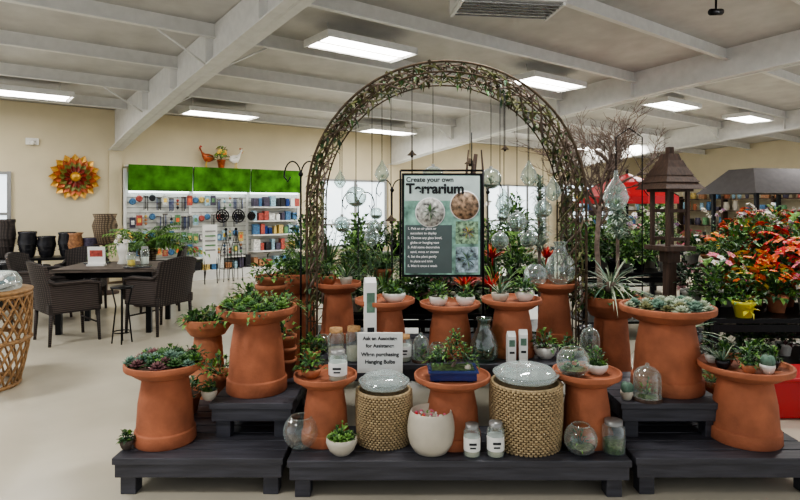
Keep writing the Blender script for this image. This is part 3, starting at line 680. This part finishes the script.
def flock(loc,H,r,z0):
    mb=MB(); mb.tube([(0,0,0),(0,0,z0+H*.9)],.014,bark); mb.lathe([(.1,0),(.11,.16),(.1,.16),(.001,.14)],dkpot,n=18)
    for i in range(420):
        t=U(0,1); a=U(0,6.28); z=z0+H*.85*t
        mb.blade((0,0,z),(math.cos(a)*.75,math.sin(a)*.75,U(.5,1.2)),r*U(.9,1.5)*(1.15-.5*t),.02,random.choice([frost,frost,gE,gD]),U(.3,.8),4)
    mb.obj('potted_dracaena',loc)
flock((gx(541,4.7),4.75,0),.72,.15,1.1); flock((gx(620,4.75),4.8,0),.5,.15,1.2)
mb=MB(); mb.lathe([(.001,-.21),(.07,-.18),(.095,-.11),(.07,-.03),(.02,.04),(.012,.1)],orbg,n=24); mb.tube([(0,0,.1),(0,0,.35),(.1,0,.42),(.2,0,.35),(.2,0,-1.66+.0)],.005,blackmetal,5); grass(mb,(0,0,-.16),.1,12,.01,[gE,gC],.3); mb.lathe([(.07,-1.665),(.07,-1.655),(.001,-1.65)],blackmetal,(.2,0,0),16)
mb.obj('hanging_teardrop_terrarium',(gx(616,4.4),4.4,1.665))
# ---------------------------------------------------------------- wooden bird feeder
mb=MB(); W=brownw
mb.box((0,0,.5),(.08,.08,1.0),W); mb.box((0,0,.02),(.34,.34,.04),W); mb.box((0,0,1.12),(.3,.3,.04),W); mb.box((0,0,1.05),(.12,.12,.12),W)
for x in(-.1,.1):
    for y in(-.1,.1): mb.box((x,y,1.38),(.03,.03,.5),W)
for z in(1.2,1.45): mb.box((0,-.1,z),(.2,.015,.03),W); mb.box((0,.1,z),(.2,.015,.03),W)
mb.box((0,0,1.63),(.27,.27,.025),W)
for i in range(5):
    t=i/5; r=.165*(1-t)+.04; a=1.64+i*.06
    mb.add([(-r,-r,a),(r,-r,a),(r,r,a),(-r,r,a),(-r*.72,-r*.72,a+.075),(r*.72,-r*.72,a+.075),(r*.72,r*.72,a+.075),(-r*.72,r*.72,a+.075)],[(0,1,5,4),(1,2,6,5),(2,3,7,6),(3,0,4,7),(4,5,6,7),(3,2,1,0)],W)
mb.box((0,0,1.98),(.05,.05,.07),W)
mb.obj('wooden_bird_feeder',(gx(667,5.2),5.15,0),.25)
# ---------------------------------------------------------------- plant tables and plants
def ptable(x,y,w,dp,h,rz=0,name='plant_display_table',mt=blackmetal):
    mb=MB(); mb.box((0,0,h-.02),(w,dp,.04),mt); mb.box((0,0,.2),(w-.06,dp-.06,.025),mt)
    for a in(-1,1):
        for b in(-1,1): mb.box((a*(w/2-.03),b*(dp/2-.03),(h-.04)/2),(.045,.045,h-.04),mt)
    for b in(-1,1): mb.box((0,b*(dp/2-.02),h-.08),(w-.08,.02,.06),mt)
    mb.obj(name,(x,y,0),rz,.003)
kinds={}
def proto(k):
    mb=MB()
    if k=='begonia_red': pot(mb,.09,.14,terra2); bush(mb,(0,0,.13),.17,.26,130,.08,.05,[gA,gB,gB]); blooms(mb,(0,0,.16),.19,.28,50,.04,[fR,fR,fR,fO])
    if k=='begonia_pink': pot(mb,.09,.14,white); bush(mb,(0,0,.13),.17,.24,130,.08,.05,[gA,gB,gC]); blooms(mb,(0,0,.16),.18,.26,30,.032,[fK,fK,fW])
    if k=='begonia_orange': pot(mb,.09,.14,terra2); bush(mb,(0,0,.13),.17,.22,130,.08,.05,[gA,gB,gC]); blooms(mb,(0,0,.16),.18,.24,36,.034,[fO,fY,fO])
    if k=='orchid':
        pot(mb,.07,.13,white)
        for i in range(6): a=i*1.05; mb.blade((0,0,.12),(math.cos(a),math.sin(a),.6),.2,.055,gB,.4)
        for s_ in(-1,1):
            pts=[(s_*.02,0,.12),(s_*.03,.02,.35),(s_*.07,.03,.55),(s_*.18,0,.62)]; mb.tube(pts,.004,gB,4)
            for q in range(6): t=q/5; blooms(mb,(s_*(.05+.14*t),0,.5+.12*t),.02,.02,1,.036,[fW if s_>0 or q%2 else fL],5)
        bush(mb,(0,0,.12),.14,.3,40,.07,.03,[gB,gA])
    if k=='fern': pot(mb,.1,.15,terra2); fern(mb,(0,0,.14),.36,34,[gA,gC,gB],.5)
    if k=='palm': pot(mb,.13,.25,wickb); fern(mb,(0,0,.24),.75,46,[gA,gC,gC],.45,12,.26); mb.tube([(0,0,.22),(0,0,.4)],.02,bark)
    if k=='leafy': pot(mb,.09,.14,dkpot); bush(mb,(0,0,.13),.17,.36,170,.09,.05,[gA,gB,gC])
    if k=='dark': pot(mb,.09,.14,white); bush(mb,(0,0,.13),.15,.28,140,.08,.045,[gB,gB,gP])
    if k=='spiky': pot(mb,.08,.14,cream); grass(mb,(0,0,.12),.46,70,.028,[gC,gA,gB],.5,.2)
    if k=='airy': pot(mb,.07,.13,cream); [mb.tube([(0,0,.1),(U(-.1,.1),U(-.1,.1),U(.35,.55))],.004,gB,4) for i in range(7)]; bush(mb,(0,0,.16),.17,.46,150,.05,.02,[gB,gA,gF])
    if k=='bromeliad':
        pot(mb,.07,.12,dkpot); grass(mb,(0,0,.11),.28,30,.03,[gB,gA],.6,.1); grass(mb,(0,0,.22),.22,26,.035,[fR,fO],.3,.4); mb.tube([(0,0,.1),(0,0,.25)],.008,fR)
    if k=='tall': pot(mb,.15,.3,dkpot); mb.tube([(0,0,.27),(.03,0,.8),(0,0,1.2)],.018,bark); bush(mb,(0,0,.75),.32,.85,420,.13,.07,[gA,gB,gC])
    return mb
names={'begonia_red':'potted_red_begonia','begonia_pink':'potted_pink_begonia','begonia_orange':'potted_orange_begonia','orchid':'potted_orchid','fern':'potted_fern','palm':'potted_palm','leafy':'potted_leafy_plant','dark':'potted_foliage_plant','spiky':'potted_spider_plant','airy':'potted_ivy_plant','bromeliad':'potted_bromeliad','tall':'potted_ficus_tree'}
def plant(k,x,y,z,sc=1):
    if k not in kinds: kinds[k]=proto(k).obj(names[k],(x,y,z),U(0,6),0,sc); return
    inst(kinds[k],names[k],(x,y,z),U(0,6),sc)
def fill(x,y,w,dp,h,ks,step=.3,rz=0,sc=1):
    nx=int(w/step); ny=max(1,int(dp/step))
    for i in range(nx):
        for j in range(ny):
            lx=-w/2+w*(i+.5)/nx+U(-.02,.02); ly=-dp/2+dp*(j+.5)/ny
            plant(random.choice(ks),x+lx*math.cos(rz)-ly*math.sin(rz),y+lx*math.sin(rz)+ly*math.cos(rz),h+.001,sc*U(.85,1.1))
ptable(3.15,4.95,1.35,.75,.6,.0)
for i,k in enumerate(['leafy','begonia_orange','begonia_orange','begonia_pink','begonia_red']): plant(k,2.62+i*.27,4.85,.601,.9+.05*i)
for i,k in enumerate(['dark','begonia_pink','begonia_orange','begonia_red','begonia_red']): plant(k,2.6+i*.27,5.15,.601,1.05+.1*i)
fill(3.15,4.95,1.2,.5,.213,['leafy','dark','begonia_pink'],.3,0,.7)
ptable(3.95,5.95,1.3,.6,.8); fill(3.95,5.95,1.25,.55,.8,['begonia_red','begonia_red','leafy'],.3,0,1.2)
mb=MB(); pot(mb,.09,.13,yel)
for i in range(5): mb.leaf((0,-.08,.07),(math.cos(i*1.25),-.3,math.sin(i*1.25)),.08,.05,yel,0)
bush(mb,(0,0,.12),.09,.1,40,.05,.03,[gA,gC]); mb.obj('yellow_ceramic_planter',(gx(742,4.66),4.64,.6))
ptable(4.5,7.2,2.0,.8,.75,.1); fill(4.5,7.2,1.9,.7,.75,['orchid','orchid','begonia_pink','leafy','fern','dark','begonia_orange'],.28,.1,1.05)
ptable(2.55,6.7,1.2,.7,.75,.1); fill(2.55,6.7,1.15,.65,.75,['leafy','orchid','fern','spiky','dark'],.28,.1)
ptable(.95,6.2,1.5,.7,.7); fill(.95,6.2,1.4,.65,.7,['leafy','bromeliad','spiky','airy','fern','airy'],.26,0,1.1)
ptable(-.6,5.95,1.2,.6,.7); fill(-.6,5.95,1.15,.6,.7,['leafy','spiky','fern','airy'],.26,0,1.1)
ptable(.2,4.9,1.45,.5,.62)
for i,k in enumerate(['spiky','airy','fern','leafy','airy','bromeliad','spiky']): plant(k,-.45+i*.215,4.98,.621,1.0)
for i,k in enumerate(['airy','spiky','leafy','dark','bromeliad','bromeliad']): plant(k,-.35+i*.22,4.78,.621,.9)
ptable(6.4,9.8,2.6,.8,.8,.2); fill(6.4,9.8,2.5,.7,.8,['begonia_red','orchid','begonia_orange','leafy','dark'],.3,.2,1.1)
ptable(3.6,9.6,2.0,.8,.8,.2); fill(3.6,9.6,1.9,.7,.8,['orchid','leafy','fern','begonia_pink'],.3,.2)
ptable(8.8,12.6,3.0,.8,.9,.2); fill(8.8,12.6,2.9,.7,.9,['begonia_red','begonia_orange','begonia_pink','leafy','dark'],.32,.2,1.2)
ptable(.4,9.2,2.6,.7,.75,.2); fill(.4,9.2,2.5,.6,.75,['spiky','leafy','dark','orchid'],.3,.2,1.2)
for x,y,s in((-1.3,8.0,.9),(2.2,11,1.1),(1.5,8,.95),(5.3,11.9,1.15),(5.9,6.5,.85),(-.55,7.6,.8),(2.9,7.7,.9)): plant('tall',x,y,0,s)
mb=MB(); mb.lathe([(.2,0),(.2,.03),(.05,.05),(.05,.5),(.2,.53),(.2,.55)],brownw,n=20); mb.obj('round_plant_stand',(gx(145,8.6),8.7,0))
plant('palm',gx(145,8.6),8.7,.551,1.1)
mb=MB(); mb.box((0,0,.14),(.5,.34,.26),redp); mb.box((0,0,.28),(.54,.38,.03),redp); mb.box((0,0,.01),(.46,.3,.02),redp); mb.obj('red_plastic_tub',(gx(803,4.1),4.2,0),0,.02)
mb=MB(); n=8; R=.72
vs=[(0,0,.34)]+[(R*math.cos(2*pi*i/n),R*math.sin(2*pi*i/n),0) for i in range(n)]+[(R*.55*math.cos(2*pi*i/n),R*.55*math.sin(2*pi*i/n),.2) for i in range(n)]
fs=[]
for i in range(n): j=(i+1)%n; fs+=[(0,9+i,9+j),(9+i,1+i,1+j,9+j)]
mb.add(vs,fs,redp); mb.add([(v[0],v[1],v[2]-(0 if i<8 else .1)) for i,v in enumerate([vs[1+i] for i in range(n)]+[vs[1+i] for i in range(n)])],[(i,(i+1)%n,n+(i+1)%n,n+i) for i in range(n)],redp)
for i in range(n): mb.tube([(0,0,.33),vs[9+i],vs[1+i]],.008,blackmetal,4)
mb.tube([(0,0,-1.62),(0,0,.4)],.02,blackmetal); mb.lathe([(.25,-1.62),(.25,-1.56),(.05,-1.52)],dkpot,n=20); mb.obj('red_patio_umbrella',(3.3,8.4,1.62))
mb=MB()
for x in(-1,1):
    for y in(-.7,.7): mb.box((x,y,.9),(.08,.08,1.8),blackmetal)
mb.add([(-1.3,-1,1.78),(1.3,-1,1.78),(1.3,1,1.78),(-1.3,1,1.78),(-.8,-.4,2.4),(.8,-.4,2.4),(.8,.4,2.4),(-.8,.4,2.4)],[(0,1,5,4),(1,2,6,5),(2,3,7,6),(3,0,4,7),(4,5,6,7),(3,2,1,0)],cloth)
mb.obj('dark_canopy_gazebo',(9.3,14.6,0),.2)
mb=MB()
for z in(.3,.8,1.3,1.7): mb.box((0,0,z),(4.5,.4,.03),brownw)
for x in(-2.25,-.75,.75,2.25): mb.box((x,0,.9),(.05,.4,1.8),brownw)
for z in(.32,.82,1.32,1.72):
    x=-2.15
    while x<2.1:
        w=U(.1,.3);h=U(.12,.34); mb.lathe([(w*.3,z),(w*.42,z+h*.5),(w*.3,z+h*.8),(w*.36,z+h),(.001,z+h)],random.choice(corr+[terra,dkpot,wickb,cream]),(x+w/2,-.05,0),12) if random.random()<.6 else mb.box((x+w/2,-.05,z+h/2),(w*.85,.2,h),random.choice(corr+[terra,gA,cream,dkpot])); x+=w+U(0,.1)
x,y=WP(u1-.35,4.0); ms=mb.obj('merchandise_shelf',(x,y,0),PHI-pi/2)
x,y=WP(14.,.6); inst(ms,'merchandise_shelf',(x,y,0),PHI)
# ---------------------------------------------------------------- dining set (left)
mb=MB(); mb.box((0,0,.735),(1.15,.95,.035),greywood)
for i in range(7): mb.box((0,-.42+i*.14,.755),(1.11,.125,.008),greywood)
for x in(-1,1):
    for y in(-1,1): mb.box((x*.5,y*.4,.36),(.06,.06,.72),blackmetal)
for y in(-.4,.4): mb.box((0,y,.68),(.95,.04,.06),blackmetal)
TX,TY=gx(115,7.1),7.15; mb.obj('patio_dining_table',(TX,TY,0),.12,.004)
def chair():
    mb=MB()
    mb.box((0,0,.39),(.54,.52,.1),wick); mb.box((0,.01,.46),(.46,.46,.05),cloth)
    n=9; vs=[];fs=[]
    for i in range(n+1):
        t=i/n; a=(t-.5)*2
        x=.28*a; y=-.25+.07*a*a
        for z,lean in((.36,0),(.62,-.04),(.9-.05*a*a,-.1)): vs+=[(x,y+lean,z),(x,y+lean-.035,z)]
    for i in range(n):
        o=i*6;q=o+6
        fs+=[(o,q,q+2,o+2),(o+2,q+2,q+4,o+4),(o+1,o+3,q+3,q+1),(o+3,o+5,q+5,q+3),(o+4,q+4,q+5,o+5),(o,o+1,q+1,q)]
    fs+=[(0,2,3,1),(2,4,5,3),(n*6,n*6+1,n*6+3,n*6+2),(n*6+2,n*6+3,n*6+5,n*6+4)]
    mb.add(vs,fs,wick)
    for s_ in(-1,1):
        mb.tube([(s_*.27,.25,.4),(s_*.285,.24,.64),(s_*.29,.1,.665),(s_*.285,-.2,.66),(s_*.28,-.27,.7)],.024,wick,8)
        vs=[(s_*.28,.24,.36),(s_*.28,-.22,.36),(s_*.285,-.22,.65),(s_*.285,.24,.64),(s_*.26,.24,.36),(s_*.26,-.22,.36),(s_*.265,-.22,.65),(s_*.265,.24,.64)]
        mb.add(vs,[(0,1,2,3),(7,6,5,4),(0,3,7,4),(3,2,6,7)],wick)
        for y in(.23,-.23): mb.tube([(s_*.25,y,.38),(s_*.26,y*1.08,0)],.022,wick,6,.016)
    mb.tube([(-.25,.23,.2),(.25,.23,.2)],.01,wick,5)
    return mb
ch=chair().obj('wicker_dining_chair',(gx(62,6.35),6.45,0),-.75)
inst(ch,'wicker_dining_chair',(gx(154,6.75),6.9,0),1.15)
inst(ch,'wicker_dining_chair',(gx(168,8.6),8.3,0),2.0)
inst(ch,'wicker_dining_chair',(gx(85,8.2),8.1,0),-2.9)
inst(ch,'wicker_dining_chair',(gx(40,7.4),7.45,0),-1.4)
mb=MB(); mb.box((0,-.01,0),(.05,.003,.09),redp); mb.tube([(0,-.01,.045),(0,-.005,.12)],.002,paper,4); mb.obj('hanging_price_tag',(gx(48,6.2),6.12,.78),-.4)
mb=MB(); mb.box((0,0,.12),(.2,.02,.22),paper,rx=.1); mb.box((0,-.012,.15),(.15,.003,.08),corr[1],rx=.1); mb.box((0,0,.01),(.2,.1,.02),paper); mb.obj('tabletop_price_sign',(TX-.2,TY-.1,.76),.1)
mb=MB(); mb.lathe([(.05,0),(.06,.01),(.035,.06),(.06,.16),(.07,.26),(.06,.26),(.001,.24)],white,n=20); bush(mb,(0,0,.25),.1,.16,60,.06,.03,[gA,gC]); blooms(mb,(0,0,.26),.1,.18,14,.03,[fW,fY]); mb.obj('vase_with_flowers',(TX+.02,TY+.1,.76))
jar((TX+.2,TY-.05,.76),.05,.16,False,'glass_candle_lantern',fY); jar((TX+.3,TY+.1,.76),.05,.22,False,'glass_candle_lantern',fW)
mb=MB(); mb.lathe([(.15,0),(.16,.015),(.001,.01)],dkpot,n=24); pl=mb.obj('dinner_plate',(TX-.35,TY+.2,.76)); inst(pl,'dinner_plate',(TX+.38,TY-.28,.76))
mb=MB()
for i in range(4):
    a=i*pi/2+.4; mb.tube([(.1*math.cos(a),.1*math.sin(a),0),(.06*math.cos(a),.06*math.sin(a),.4),(.1*math.cos(a),.1*math.sin(a),.6)],.008,blackmetal)
for z,r in((.12,.09),(.6,.11)): mb.tube([(r*math.cos(a*pi/8),r*math.sin(a*pi/8),z) for a in range(17)],.007,blackmetal,5)
mb.lathe([(.12,.6),(.12,.615),(.001,.616)],blackmetal,n=20); mb.obj('iron_plant_stand',(gx(122,6.3),6.3,0))
def bigpot(px,d,r,h,mt,z=0,name='glazed_garden_pot'):
    mb=MB(); mb.lathe([(r*.6,0),(r*.75,h*.1),(r,h*.6),(r*.9,h*.88),(r*.98,h*.95),(r*.95,h),(r*.85,h),(r*.8,h*.9),(.001,h*.85)],mt,n=28)
    for zz in(.3,.5): mb.tube([((r*(.75+.5*(zz-.1))+.006)*math.cos(a*pi/12),(r*(.75+.5*(zz-.1))+.006)*math.sin(a*pi/12),h*zz) for a in range(25)],.006,mt,5)
    mb.obj(name,(gx(px,d),d,z))
mb=MB(); mb.box((0,0,.63),(2.0,.55,.04),blackmetal); mb.box((0,0,.25),(1.95,.5,.03),blackmetal)
for x in(-.96,0,.96):
    for y in(-.24,.24): mb.box((x,y,.305),(.05,.05,.61),blackmetal)
mb.obj('pot_display_shelf',(-5.95,9.45,0),.35,.003)
for dx,r,h,mt in((-.8,.2,.5,dkpot),(-.45,.17,.62,wick),(-.12,.14,.42,dkpot),(.15,.14,.34,dkpot),(.45,.14,.4,dkpot),(.8,.13,.3,corr[5])):
    bx=-5.95+dx*math.cos(.35); by=9.45+dx*math.sin(.35); bigpot(400+bx/by*F,by,r,h,mt,.65)
for px,d,r,h,mt in((4,8.4,.28,.68,dkpot),(32,8.6,.25,.6,dkpot),(57,8.8,.22,.5,wick),(-22,7.7,.25,.6,wick)): bigpot(px,d,r,h,mt)
mb=MB(); mb.lathe([(.12,0),(.16,.1),(.2,.3),(.16,.42),(.19,.5),(.17,.5),(.14,.42),(.001,.4)],wickb,n=28); mb.lathe([(.22,-.85),(.22,-.82),(.04,-.8),(.04,-.03),(.2,-.02),(.2,0)],brownw,n=20); mb.obj('wicker_urn_on_stand',(gx(105,9.8),9.8,.85))
mb=MB(); mb.lathe([(.2,0),(.2,.015),(.04,.03),(.04,.7),(.16,.72),(.16,.74)],dkpot,n=20); mb.lathe([(.09,.74),(.13,.85),(.1,1.0),(.13,1.04),(.1,1.03),(.001,.98)],corr[7],n=20); mb.obj('ceramic_jar_on_stand',(gx(75,9.6),9.6,0))
mb=MB(); R=.40;H=.78
for z,r in((.02,R*.8),(H*.5,R*1.0),(H-.02,R)): mb.tube([(r*math.cos(a*pi/18),r*math.sin(a*pi/18),z) for a in range(37)],.018,rattan,7)
n=26
for i in range(n):
    for sg in(-1,1):
        pts=[]
        for k in range(9):
            t=k/8; a=2*pi*i/n+sg*t*1.1; rr=R*(.8+.44*math.sin(pi*.5*min(1,t*1.3))*.5); pts.append((rr*math.cos(a),rr*math.sin(a),.02+(H-.04)*t))
        mb.tube(pts,.009,rattan,5)
mb.lathe([(R*.97,H-.01),(R*1.05,H),(R*1.05,H+.02),(.001,H+.021)],rattan,n=40)
mb.obj('rattan_drum_table',(-3.5,4.74,0))
mb=MB()
for i in range(3):
    mb.box((U(-.02,.02),U(-.02,.02),.022+i*.042),(.46,.46,.036),[paper,corr[6],paper][i],rz=U(-.2,.2))
mb.lathe([(.34,0.0),(.345,.06),(.3,.13),(.1,.14),(.001,.142)],plastic,n=14); mb.obj('plastic_wrapped_cushions',(-3.5,4.74,.805),.3,.01)
# ---------------------------------------------------------------- light
w=bpy.data.worlds.new('World'); bpy.context.scene.world=w; w.use_nodes=True
w.node_tree.nodes['Background'].inputs[0].default_value=(.93,.96,1,1); w.node_tree.nodes['Background'].inputs[1].default_value=.72
def area(loc,sx_,sy_,e,col=(1,.985,.96)):
    l=bpy.data.lights.new('ceiling_lamp','AREA'); l.shape='RECTANGLE'; l.size=sx_; l.size_y=sy_; l.energy=e; l.color=col
    o=bpy.data.objects.new('ceiling_lamp',l); bpy.context.scene.collection.objects.link(o); o.location=loc; o.rotation_euler=(0,0,PHI); return o
for (u,v,e) in((-5,2,75),(-5,6,75),(-1,9.5,70),(-5,9.5,65),(3,10,65),(3,2.5,80),(7,6,80),(8,2.5,80),(12,3,80),(13,7,80),(8,10,70)):
    x,y=WP(u,v); area((x,y,WH+SL*v-.28),1.3,.3,e)
cd=bpy.data.cameras.new('Camera'); cam=bpy.data.objects.new('Camera',cd); bpy.context.scene.collection.objects.link(cam)
cam.location=(0,0,1.5); cam.rotation_euler=(pi/2,0,0); cd.sensor_width=36; cd.lens=36*F/800; cd.shift_y=-45/800; cd.clip_end=200
bpy.context.scene.camera=cam
bpy.context.scene.view_settings.view_transform='AgX'
try: bpy.context.scene.view_settings.look='AgX - Medium High Contrast'
except Exception: pass
bpy.context.scene.view_settings.exposure=.38
